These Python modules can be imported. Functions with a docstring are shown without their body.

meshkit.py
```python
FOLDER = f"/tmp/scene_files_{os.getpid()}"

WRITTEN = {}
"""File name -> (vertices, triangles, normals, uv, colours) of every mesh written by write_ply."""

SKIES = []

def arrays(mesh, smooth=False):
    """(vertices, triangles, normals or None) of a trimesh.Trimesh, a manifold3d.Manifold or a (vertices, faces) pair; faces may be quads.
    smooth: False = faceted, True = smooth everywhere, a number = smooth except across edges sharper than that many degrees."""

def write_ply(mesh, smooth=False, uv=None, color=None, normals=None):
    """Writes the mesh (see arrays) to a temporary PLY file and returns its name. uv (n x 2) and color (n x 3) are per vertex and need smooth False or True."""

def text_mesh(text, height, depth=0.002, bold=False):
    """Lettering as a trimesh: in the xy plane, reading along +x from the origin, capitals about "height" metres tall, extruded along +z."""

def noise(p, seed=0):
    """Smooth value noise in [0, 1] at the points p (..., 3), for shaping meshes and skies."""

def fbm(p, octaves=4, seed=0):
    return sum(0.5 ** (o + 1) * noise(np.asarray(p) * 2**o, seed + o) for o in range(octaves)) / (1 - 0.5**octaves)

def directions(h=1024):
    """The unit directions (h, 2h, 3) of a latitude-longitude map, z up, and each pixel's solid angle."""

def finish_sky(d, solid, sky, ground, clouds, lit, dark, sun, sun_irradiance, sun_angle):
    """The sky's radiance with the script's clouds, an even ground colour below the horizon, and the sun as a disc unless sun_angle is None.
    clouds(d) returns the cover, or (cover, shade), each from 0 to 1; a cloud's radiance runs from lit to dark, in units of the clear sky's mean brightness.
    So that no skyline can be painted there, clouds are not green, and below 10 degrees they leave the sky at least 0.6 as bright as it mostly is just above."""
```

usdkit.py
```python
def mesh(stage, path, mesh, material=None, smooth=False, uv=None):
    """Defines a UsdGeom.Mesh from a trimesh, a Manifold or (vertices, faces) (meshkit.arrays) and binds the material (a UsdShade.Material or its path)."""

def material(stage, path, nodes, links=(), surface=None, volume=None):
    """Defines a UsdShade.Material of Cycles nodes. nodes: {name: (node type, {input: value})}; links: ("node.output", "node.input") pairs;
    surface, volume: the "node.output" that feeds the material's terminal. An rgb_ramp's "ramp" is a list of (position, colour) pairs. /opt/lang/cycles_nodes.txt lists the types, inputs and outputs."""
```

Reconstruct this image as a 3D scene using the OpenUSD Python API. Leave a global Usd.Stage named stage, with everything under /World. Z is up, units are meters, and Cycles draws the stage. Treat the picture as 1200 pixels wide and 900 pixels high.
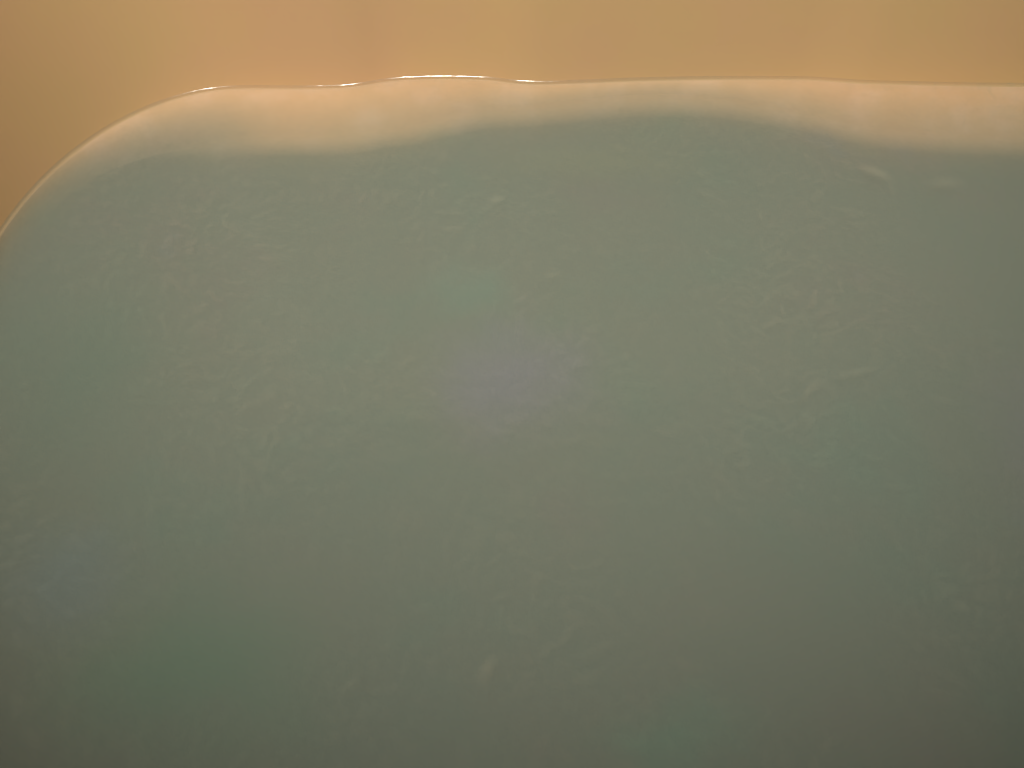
import math
import numpy as np
import usdkit, meshkit
from pxr import Usd, UsdGeom, UsdLux, UsdShade, Gf, Sdf

stage = Usd.Stage.CreateInMemory()
UsdGeom.SetStageUpAxis(stage, "Z")
UsdGeom.Xform.Define(stage, "/World")
UsdGeom.Scope.Define(stage, "/World/Looks")

# ------------------------------------------------------------ camera
CAM_H, PITCH, HFOV = 0.25, 55.0, 55.0
cam = UsdGeom.Camera.Define(stage, "/World/camera")
cam.AddTranslateOp().Set(Gf.Vec3d(0, 0, CAM_H))
cam.AddRotateXOp().Set(90.0 - PITCH)
cam.CreateHorizontalApertureAttr(36.0)
cam.CreateVerticalApertureAttr(27.0)
cam.CreateFocalLengthAttr(18.0 / math.tan(math.radians(HFOV / 2)))
cam.CreateClippingRangeAttr(Gf.Vec2f(0.01, 100))
cam.CreateFStopAttr(9.0)
cam.CreateFocusDistanceAttr(0.392)
cam.CreateExposureAttr(0.0)

# ------------------------------------------------------------ light: one warm spot lamp over the viewer's shoulder, a dim room
def aim(prim, eye, at):
    eye, at = Gf.Vec3d(*eye), Gf.Vec3d(*at)
    m = Gf.Matrix4d().SetLookAt(eye, at, Gf.Vec3d(0, 0, 1)).GetInverse()
    UsdGeom.Xformable(prim).AddTransformOp().Set(m)

lamp = UsdLux.SphereLight.Define(stage, "/World/lamp_light")
lamp.CreateRadiusAttr(0.034)
lamp.CreateNormalizeAttr(True)
lamp.CreateIntensityAttr(11.6)
lamp.CreateColorAttr(Gf.Vec3f(1.0, 0.93, 0.82))
sh = UsdLux.ShapingAPI.Apply(lamp.GetPrim())
sh.CreateShapingConeAngleAttr(25.4)
sh.CreateShapingConeSoftnessAttr(1.0)
aim(lamp, (-0.07, -0.12, 0.80), (0.01, 0.36, 0.0))

room = usdkit.material(stage, "/World/Looks/room_light", {
    "b": ("background_shader", {"color": (1.0, 0.86, 0.70), "strength": 0.03})}, surface="b.background")
dome = UsdLux.DomeLight.Define(stage, "/World/dome_light")
UsdShade.MaterialBindingAPI.Apply(dome.GetPrim()).Bind(room)

# ------------------------------------------------------------ helpers
def tag(p, **kv):
    for k, v in kv.items():
        p.SetCustomDataByKey(k, v)

def sheet(path, v, f, n, mat):
    """A part cut out of a larger smooth surface, keeping that surface's normals."""
    used = np.unique(f)
    back = np.zeros(len(v), int); back[used] = np.arange(len(used))
    m = usdkit.mesh(stage, path, (v[used], back[f]), mat)
    m.CreateNormalsAttr([Gf.Vec3f(*map(float, x)) for x in n[used]])
    m.SetNormalsInterpolation("vertex")
    return m

def smooth01(x):
    x = np.clip(x, 0, 1)
    return x * x * (3 - 2 * x)

# ------------------------------------------------------------ plan of the tub at the waterline
X0, X1, Y0, Y1 = -0.180, 0.62, -0.86, 0.3205
def plan():
    """Closed curve, counter-clockwise, with inward normals: a rounded rectangle with an oval far-left corner."""
    pts = []
    def line(a, b, step):
        n = max(2, int(math.dist(a, b) / step))
        t = np.linspace(0, 1, n, endpoint=False)[:, None]
        pts.append(np.array(a) * (1 - t) + np.array(b) * t)
    def arc(c, rx, ry, a0, a1, n, e=2.0):
        a = np.radians(np.linspace(a0, a1, n, endpoint=False))
        ca, sa = np.cos(a), np.sin(a)
        pts.append(np.stack([c[0] + rx * np.sign(ca) * np.abs(ca) ** (2 / e), c[1] + ry * np.sign(sa) * np.abs(sa) ** (2 / e)], 1))
    R = 0.10
    rx, ry = 0.080, 0.105
    line((X0 + rx, Y1), (X0 + rx, Y1), 1) if False else None
    line((X1 - R, Y1), (X0 + rx, Y1), 0.002)
    arc((X0 + rx, Y1 - ry), rx, ry, 90, 180, 80)
    line((X0, Y1 - ry), (X0, Y0 + R), 0.006)
    arc((X0 + R, Y0 + R), R, R, 180, 270, 30)
    line((X0 + R, Y0), (X1 - R, Y0), 0.01)
    arc((X1 - R, Y0 + R), R, R, 270, 360, 30)
    line((X1, Y0 + R), (X1, Y1 - R), 0.008)
    arc((X1 - R, Y1 - R), R, R, 0, 90, 50)
    p = np.vstack(pts)
    # the moulded wall is not quite straight
    gx = np.array([-0.25, -0.18, -0.120, -0.100, -0.084, -0.068, -0.060, -0.050, -0.044, -0.037, -0.028, -0.019, -0.011, -0.005, 0.001, 0.010, 0.022, 0.054, 0.085, 0.112, 0.142, 0.20, 0.30, 0.45, 0.7])
    gy = np.array([0, 0, -0.0022, -0.0034, -0.0035, -0.0030, -0.0018, 0.0007, 0.0016, 0.0021, 0.0024, 0.0022, 0.0018, 0.0009, -0.0003, -0.0010, -0.0005, 0.0014, 0.0022, 0.0022, -0.0002, -0.0018, 0.001, -0.001, 0])
    from scipy.interpolate import PchipInterpolator
    w = np.clip((p[:, 1] - (Y1 - 0.10)) / 0.10, 0, 1)
    p[:, 1] += PchipInterpolator(gx, gy)(p[:, 0]) * w
    t = np.roll(p, -1, 0) - np.roll(p, 1, 0)
    t /= np.linalg.norm(t, axis=1, keepdims=True)
    from scipy.ndimage import gaussian_filter1d
    t = gaussian_filter1d(t, 10, axis=0, mode="wrap")      # offsets stay free of folds
    t /= np.linalg.norm(t, axis=1, keepdims=True)
    return p, np.stack([-t[:, 1], t[:, 0]], 1)

P, N = plan()
NP = len(P)
CEN = np.array([(X0 + X1) / 2, (Y0 + Y1) / 2])
assert ((CEN - P) * N).sum(1).mean() > 0

# ledge width along the curve: wide at the far wall with a lazily wandering lip, gone on the sides
from scipy.interpolate import PchipInterpolator
LW = PchipInterpolator([-0.182, -0.165, -0.150, -0.127, -0.080, -0.045, -0.025, -0.008, 0.020, 0.055, 0.082, 0.113, 0.150, 0.191, 0.25, 0.35, 0.5, 0.63],
                       [0.0005, 0.004, 0.0105, 0.0185, 0.0215, 0.0215, 0.017, 0.011, 0.006, 0.004, 0.006, 0.013, 0.0215, 0.0235, 0.024, 0.02, 0.022, 0.015])
back = smooth01((P[:, 1] - (Y1 - 0.11)) / 0.09)
W = 0.0006 + (LW(np.clip(P[:, 0], -0.18, 0.62)) - 0.0006) * back

# ------------------------------------------------------------ materials
enamel = usdkit.material(stage, "/World/Looks/enamel", {
    "pos": ("geometry", {}),
    "n1": ("noise_texture", {"scale": 14.0, "detail": 2.0}),
    "n2": ("noise_texture", {"scale": 160.0, "detail": 3.0}),
    "c1": ("rgb_ramp", {"ramp": [(0.33, (0.60, 0.38, 0.205)), (0.5, (0.60, 0.395, 0.198)), (0.67, (0.585, 0.405, 0.19))]}),
    "bp": ("bump", {"strength": 0.04, "distance": 0.001}),
    "p": ("principled_bsdf", {"roughness": 0.5, "specular_ior_level": 0.4})},
    [("pos.position", "n1.vector"), ("pos.position", "n2.vector"), ("n1.fac", "c1.fac"), ("c1.color", "p.base_color"),
     ("n2.fac", "bp.height"), ("bp.normal", "p.normal")], surface="p.BSDF")

wet = usdkit.material(stage, "/World/Looks/enamel_under_water", {     # water nearly matches the enamel's index: no gloss
    "pos": ("geometry", {}),
    "n2": ("noise_texture", {"scale": 55.0, "detail": 4.0, "roughness": 0.6}),
    "c1": ("rgb_ramp", {"ramp": [(0.30, (0.63, 0.415, 0.23)), (0.5, (0.65, 0.435, 0.25)), (0.72, (0.70, 0.485, 0.32))]}),
    "d": ("diffuse_bsdf", {})},
    [("pos.position", "n2.vector"), ("n2.fac", "c1.fac"), ("c1.color", "d.color")], surface="d.BSDF")

def water_material():
    nodes = {
        "pos": ("geometry", {}),
        # a thin milky film drifts on the surface: fine combed wisps, gathered in loose patches
        "warp": ("noise_texture", {"scale": 16.0, "detail": 3.0, "roughness": 0.6}),
        "wv": ("vector_math", {"math_type": "multiply_add", "vector2": (0.05, 0.05, 0.0)}),
        "n1": ("noise_texture", {"scale": 250.0, "detail": 6.0, "roughness": 0.62, "distortion": 0.8}),
        "r1": ("map_range", {"from_min": 0.48, "from_max": 0.78, "to_min": 0.0, "to_max": 0.14, "clamp": True}),
        "n2": ("noise_texture", {"scale": 15.0, "detail": 3.0}),
        "r2": ("map_range", {"from_min": 0.38, "from_max": 0.66, "to_min": 0.15, "to_max": 1.0, "clamp": True}),
        "wisp": ("math", {"math_type": "multiply"}),
        "base": ("math", {"math_type": "add", "value2": 0.14}),
        # the film's tint wanders from green to grey to faint rose
        "n3": ("noise_texture", {"scale": 11.0, "detail": 4.0, "roughness": 0.65}),
        "tint": ("rgb_ramp", {"ramp": [(0.30, (0.31, 0.43, 0.33)), (0.45, (0.38, 0.41, 0.32)), (0.55, (0.41, 0.41, 0.32)), (0.63, (0.43, 0.39, 0.32)), (0.72, (0.39, 0.40, 0.41))]}),
        "film": ("diffuse_bsdf", {}),
        "rip": ("noise_texture", {"scale": 60.0, "detail": 3.0}),
        "bp": ("bump", {"strength": 0.3, "distance": 0.002}),
        "fr": ("fresnel", {"IOR": 1.33}),
        "clear": ("transparent_bsdf", {"color": (1, 1, 1)}),
        "gl": ("glossy_bsdf", {"color": (1, 1, 1), "roughness": 0.18}),
        "pane": ("mix_closure", {}),
        "out": ("mix_closure", {}),
        "vol": ("principled_volume", {"color": (0.765, 0.955, 0.81), "density": 62.0, "absorption_color": (0, 0, 0), "anisotropy": -0.13}),
    }
    links = [("pos.position", "warp.vector"), ("warp.color", "wv.vector1"), ("pos.position", "wv.vector3"), ("wv.vector", "n1.vector"),
             ("n1.fac", "r1.value"), ("pos.position", "n2.vector"), ("n2.fac", "r2.value"), ("r1.result", "wisp.value1"), ("r2.result", "wisp.value2"),
             ("wisp.value", "base.value1"), ("pos.position", "n3.vector"), ("n3.fac", "tint.fac"),
             ("pos.position", "rip.vector"), ("rip.fac", "bp.height"), ("bp.normal", "gl.normal"),
             ("fr.fac", "pane.fac"), ("clear.BSDF", "pane.closure1"), ("gl.BSDF", "pane.closure2"),
             ("pane.closure", "out.closure1"), ("film.BSDF", "out.closure2")]
    last = "base.value"
    # single flecks of scum: (x, y, half length, half width, turn, strength)
    for i, (x, y, a, b, t, f) in enumerate(FLECKS):
        c, q = math.cos(t), math.sin(t)
        nodes |= {f"u{i}": ("vector_math", {"math_type": "dot_product", "vector2": (c / a, q / a, 0)}),
                  f"v{i}": ("vector_math", {"math_type": "dot_product", "vector2": (-q / b, c / b, 0)}),
                  f"du{i}": ("math", {"math_type": "subtract", "value2": (c * x + q * y) / a}),
                  f"dv{i}": ("math", {"math_type": "subtract", "value2": (-q * x + c * y) / b}),
                  f"xy{i}": ("combine_xyz", {"z": 0.0}),
                  f"l{i}": ("vector_math", {"math_type": "length"}),
                  f"m{i}": ("map_range", {"range_type": "smoothstep", "from_min": 1.0, "from_max": 0.0, "to_min": 0.0, "to_max": f, "clamp": True}),
                  f"s{i}": ("math", {"math_type": "add"})}
        links += [("pos.position", f"u{i}.vector1"), ("pos.position", f"v{i}.vector1"), (f"u{i}.value", f"du{i}.value1"), (f"v{i}.value", f"dv{i}.value1"),
                  (f"du{i}.value", f"xy{i}.x"), (f"dv{i}.value", f"xy{i}.y"), (f"xy{i}.vector", f"l{i}.vector1"), (f"l{i}.value", f"m{i}.value"),
                  (last, f"s{i}.value1"), (f"m{i}.result", f"s{i}.value2")]
        last = f"s{i}.value"
    tint = "tint.color"
    for i, (x, y, a, b, f, c) in enumerate(PAINTED_TINTS):
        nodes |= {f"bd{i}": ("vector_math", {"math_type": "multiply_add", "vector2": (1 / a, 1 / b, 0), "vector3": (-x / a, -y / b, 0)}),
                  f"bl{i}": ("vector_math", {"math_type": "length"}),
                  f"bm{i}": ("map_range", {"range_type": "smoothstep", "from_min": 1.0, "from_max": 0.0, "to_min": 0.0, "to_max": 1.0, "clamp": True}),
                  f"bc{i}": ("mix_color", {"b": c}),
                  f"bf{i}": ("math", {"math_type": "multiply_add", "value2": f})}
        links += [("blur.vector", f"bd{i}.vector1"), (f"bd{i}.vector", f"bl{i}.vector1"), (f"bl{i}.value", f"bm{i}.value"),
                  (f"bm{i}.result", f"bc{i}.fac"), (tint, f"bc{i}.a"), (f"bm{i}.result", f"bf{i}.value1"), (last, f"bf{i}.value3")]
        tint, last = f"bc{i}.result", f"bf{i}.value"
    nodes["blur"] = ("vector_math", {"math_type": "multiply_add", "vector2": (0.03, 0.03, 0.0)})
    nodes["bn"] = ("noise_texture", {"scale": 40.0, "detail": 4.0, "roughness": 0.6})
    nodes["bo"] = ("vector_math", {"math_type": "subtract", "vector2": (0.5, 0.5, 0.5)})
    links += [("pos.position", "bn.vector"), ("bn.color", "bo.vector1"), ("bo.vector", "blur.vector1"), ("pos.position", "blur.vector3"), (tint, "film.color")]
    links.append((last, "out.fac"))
    return usdkit.material(stage, "/World/Looks/cloudy_water", nodes, links, surface="out.closure", volume="vol.volume")
# lens and compression colour blotches, left-side light falloff, painted as film tint: (x, y, radii, strength, tint)
PAINTED_TINTS = [(0.0, 0.178, 0.038, 0.036, 0.06, (0.39, 0.37, 0.47)), (-0.016, 0.213, 0.022, 0.018, 0.05, (0.31, 0.44, 0.35)),  # first entry: violet lens colour blotch, painted into the film tint
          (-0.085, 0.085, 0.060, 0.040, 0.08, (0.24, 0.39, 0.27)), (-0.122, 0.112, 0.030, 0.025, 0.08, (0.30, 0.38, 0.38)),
          (-0.135, 0.180, 0.045, 0.070, 0.12, (0.25, 0.34, 0.27)), (0.165, 0.150, 0.030, 0.050, 0.08, (0.37, 0.36, 0.42)),  # first entry darkens the left side: light falloff put into the tint
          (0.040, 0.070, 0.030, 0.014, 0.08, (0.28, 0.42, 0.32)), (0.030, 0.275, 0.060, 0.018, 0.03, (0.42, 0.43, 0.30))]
FLECKS = [(0.1326, 0.2697, 0.0090, 0.0042, -0.6, 0.15), (0.1570, 0.2640, 0.0095, 0.0050, 0.15, 0.11), (0.0930, 0.1740, 0.0085, 0.0022, 0.85, 0.10),
          (0.1080, 0.1795, 0.0095, 0.0022, 0.25, 0.09), (-0.0064, 0.0852, 0.0060, 0.0030, 1.1, 0.11), (-0.0055, 0.2560, 0.0050, 0.0030, 0.3, 0.12),
          (0.0137, 0.2200, 0.0045, 0.0020, 0.4, 0.08), (-0.0420, 0.0810, 0.0055, 0.0016, 0.8, 0.07)]
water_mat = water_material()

# ------------------------------------------------------------ the tub
tub = UsdGeom.Xform.Define(stage, "/World/bathtub").GetPrim()
tag(tub, label="beige enamel bathtub with a rounded corner and a shallow ledge under murky water", category="bathtub")

def ring(d, z):
    """The plan moved inward by d (scalar or per point) at height z."""
    d = np.broadcast_to(d, (NP,))
    z = np.broadcast_to(z, (NP,))
    return np.column_stack([P + N * d[:, None], z])

def sag(s):      # draft: the wall leans out as it rises
    return -0.10 * s

rings, section = [], []
def add(d, z, part):
    rings.append(ring(d, z)); section.append(part)
TOP = 0.30
for d, z in ((-0.085, TOP - 0.03), (-0.084, TOP - 0.008), (-0.078, TOP), (-0.045, TOP + 0.002)):
    add(d, z, "rim")
add(sag(TOP) - 0.012, TOP, "rim"); add(sag(TOP) - 0.004, TOP - 0.004, "rim"); add(sag(TOP) - 0.0005, TOP - 0.011, "rim")
for z in np.concatenate([np.linspace(TOP - 0.02, 0.02, 14), [0.012, 0.008, 0.005, 0.003, 0.002, 0.001, 0.0004]]):
    add(sag(z), z, "wall")
add(0.0001, -0.0001, "wall"); add(0.0004, -0.0004, "wall")
FALL = 0.0036 + 0.0075 * smooth01((-0.085 - P[:, 0]) / 0.07)
for k in np.linspace(0, 1, 14)[1:]:   # ledge, sloping gently down to its lip
    add(0.0004 + (W - 0.0004) * k, -0.0004 - FALL * k ** 1.3, "ledge")
corner = smooth01((-0.118 - P[:, 0]) / 0.035)
r, rv = 0.007 * (1 - corner), 0.007
for a in np.linspace(12, 78, 10):     # rounded lip
    add(W + r * math.sin(math.radians(a)), -0.0004 - FALL - rv * (1 - math.cos(math.radians(a))), "ledge")
for z in np.linspace(-0.018, -0.26, 14):
    add(W + r + 0.06 * (1 - corner) * (-0.01 - z), z, "well")
for a in np.linspace(15, 90, 7):
    add(W + r + 0.015 + 0.03 * math.sin(math.radians(a)), -0.26 - 0.03 * (1 - math.cos(math.radians(a))), "well")
last = rings[-1]
for k in (0.5, 0.9):
    rings.append(np.column_stack([last[:, :2] * (1 - k) + CEN * k, np.full(NP, -0.29 - 0.004 * k)])); section.append("tub_floor")
V = np.vstack(rings + [np.array([[CEN[0], CEN[1], -0.295]])])
def grid(k):
    i = np.arange(NP); j = (i + 1) % NP
    a, b, c, d = k * NP + i, k * NP + j, (k + 1) * NP + j, (k + 1) * NP + i
    return np.vstack([np.stack([a, b, c], 1), np.stack([a, c, d], 1)])
faces = {}
for k in range(len(rings) - 1):
    faces.setdefault(section[k + 1], []).append(grid(k))
i = np.arange(NP)
faces["tub_floor"].append(np.stack([(len(rings) - 1) * NP + i, (len(rings) - 1) * NP + (i + 1) % NP, np.full(NP, len(V) - 1)], 1))
allf = np.vstack([x for fs in faces.values() for x in fs])
nrm = meshkit.arrays((V, allf), True)[2]
for name, fs in faces.items():
    sheet(f"/World/bathtub/{name}", V, np.vstack(fs), nrm, enamel if name in ("rim", "wall") else wet)

# ------------------------------------------------------------ the water: one closed body, its edge climbing the wall in a meniscus
def ripple(xy):
    x, y = xy[:, 0], xy[:, 1]
    q = np.column_stack([x * 14 + 3.1, y * 14 + 7.7, np.zeros_like(x)])
    q2 = np.column_stack([x * 34 + 1.3, y * 34 + 2.2, np.ones_like(x)])
    return 0.0005 * (meshkit.noise(q, 3) - 0.5) + 0.00012 * (meshkit.noise(q2, 5) - 0.5)
tops = []
EDGE = -0.005
for d in (EDGE, -0.0025, -0.0012, -0.0006, -0.0003, 0.0, 0.0003, 0.0006, 0.001, 0.0014, 0.0019, 0.0025, 0.0033, 0.0043, 0.0056, 0.0075, 0.010, 0.014, 0.019, 0.025, 0.032, 0.04):
    q = P + N * d
    men = 0.0012 * np.exp(-max(d, -0.0008) / 0.0014)
    tops.append(np.column_stack([q, ripple(q) + men]))
inner = P + N * 0.04
for k in np.linspace(0.02, 0.97, 60):
    q = inner * (1 - k) + CEN * k
    tops.append(np.column_stack([q, ripple(q)]))
lows = [ring(EDGE, z) for z in (-0.303, -0.15)]
lows = [ring(EDGE, -0.303), ring(EDGE, -0.10)]
body = lows + tops
WV = np.vstack(body + [np.array([[*CEN, 0.0], [*CEN, -0.303]])])
wf = np.vstack([grid(k) for k in range(len(body) - 1)])
L = (len(body) - 1) * NP
wf = np.vstack([wf, np.stack([L + i, L + (i + 1) % NP, np.full(NP, len(WV) - 2)], 1), np.stack([(i + 1) % NP, i, np.full(NP, len(WV) - 1)], 1)])
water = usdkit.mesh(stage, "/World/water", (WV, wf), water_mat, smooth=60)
tag(water.GetPrim(), label="murky grey green bath water filling the beige tub", category="water", kind="structure")
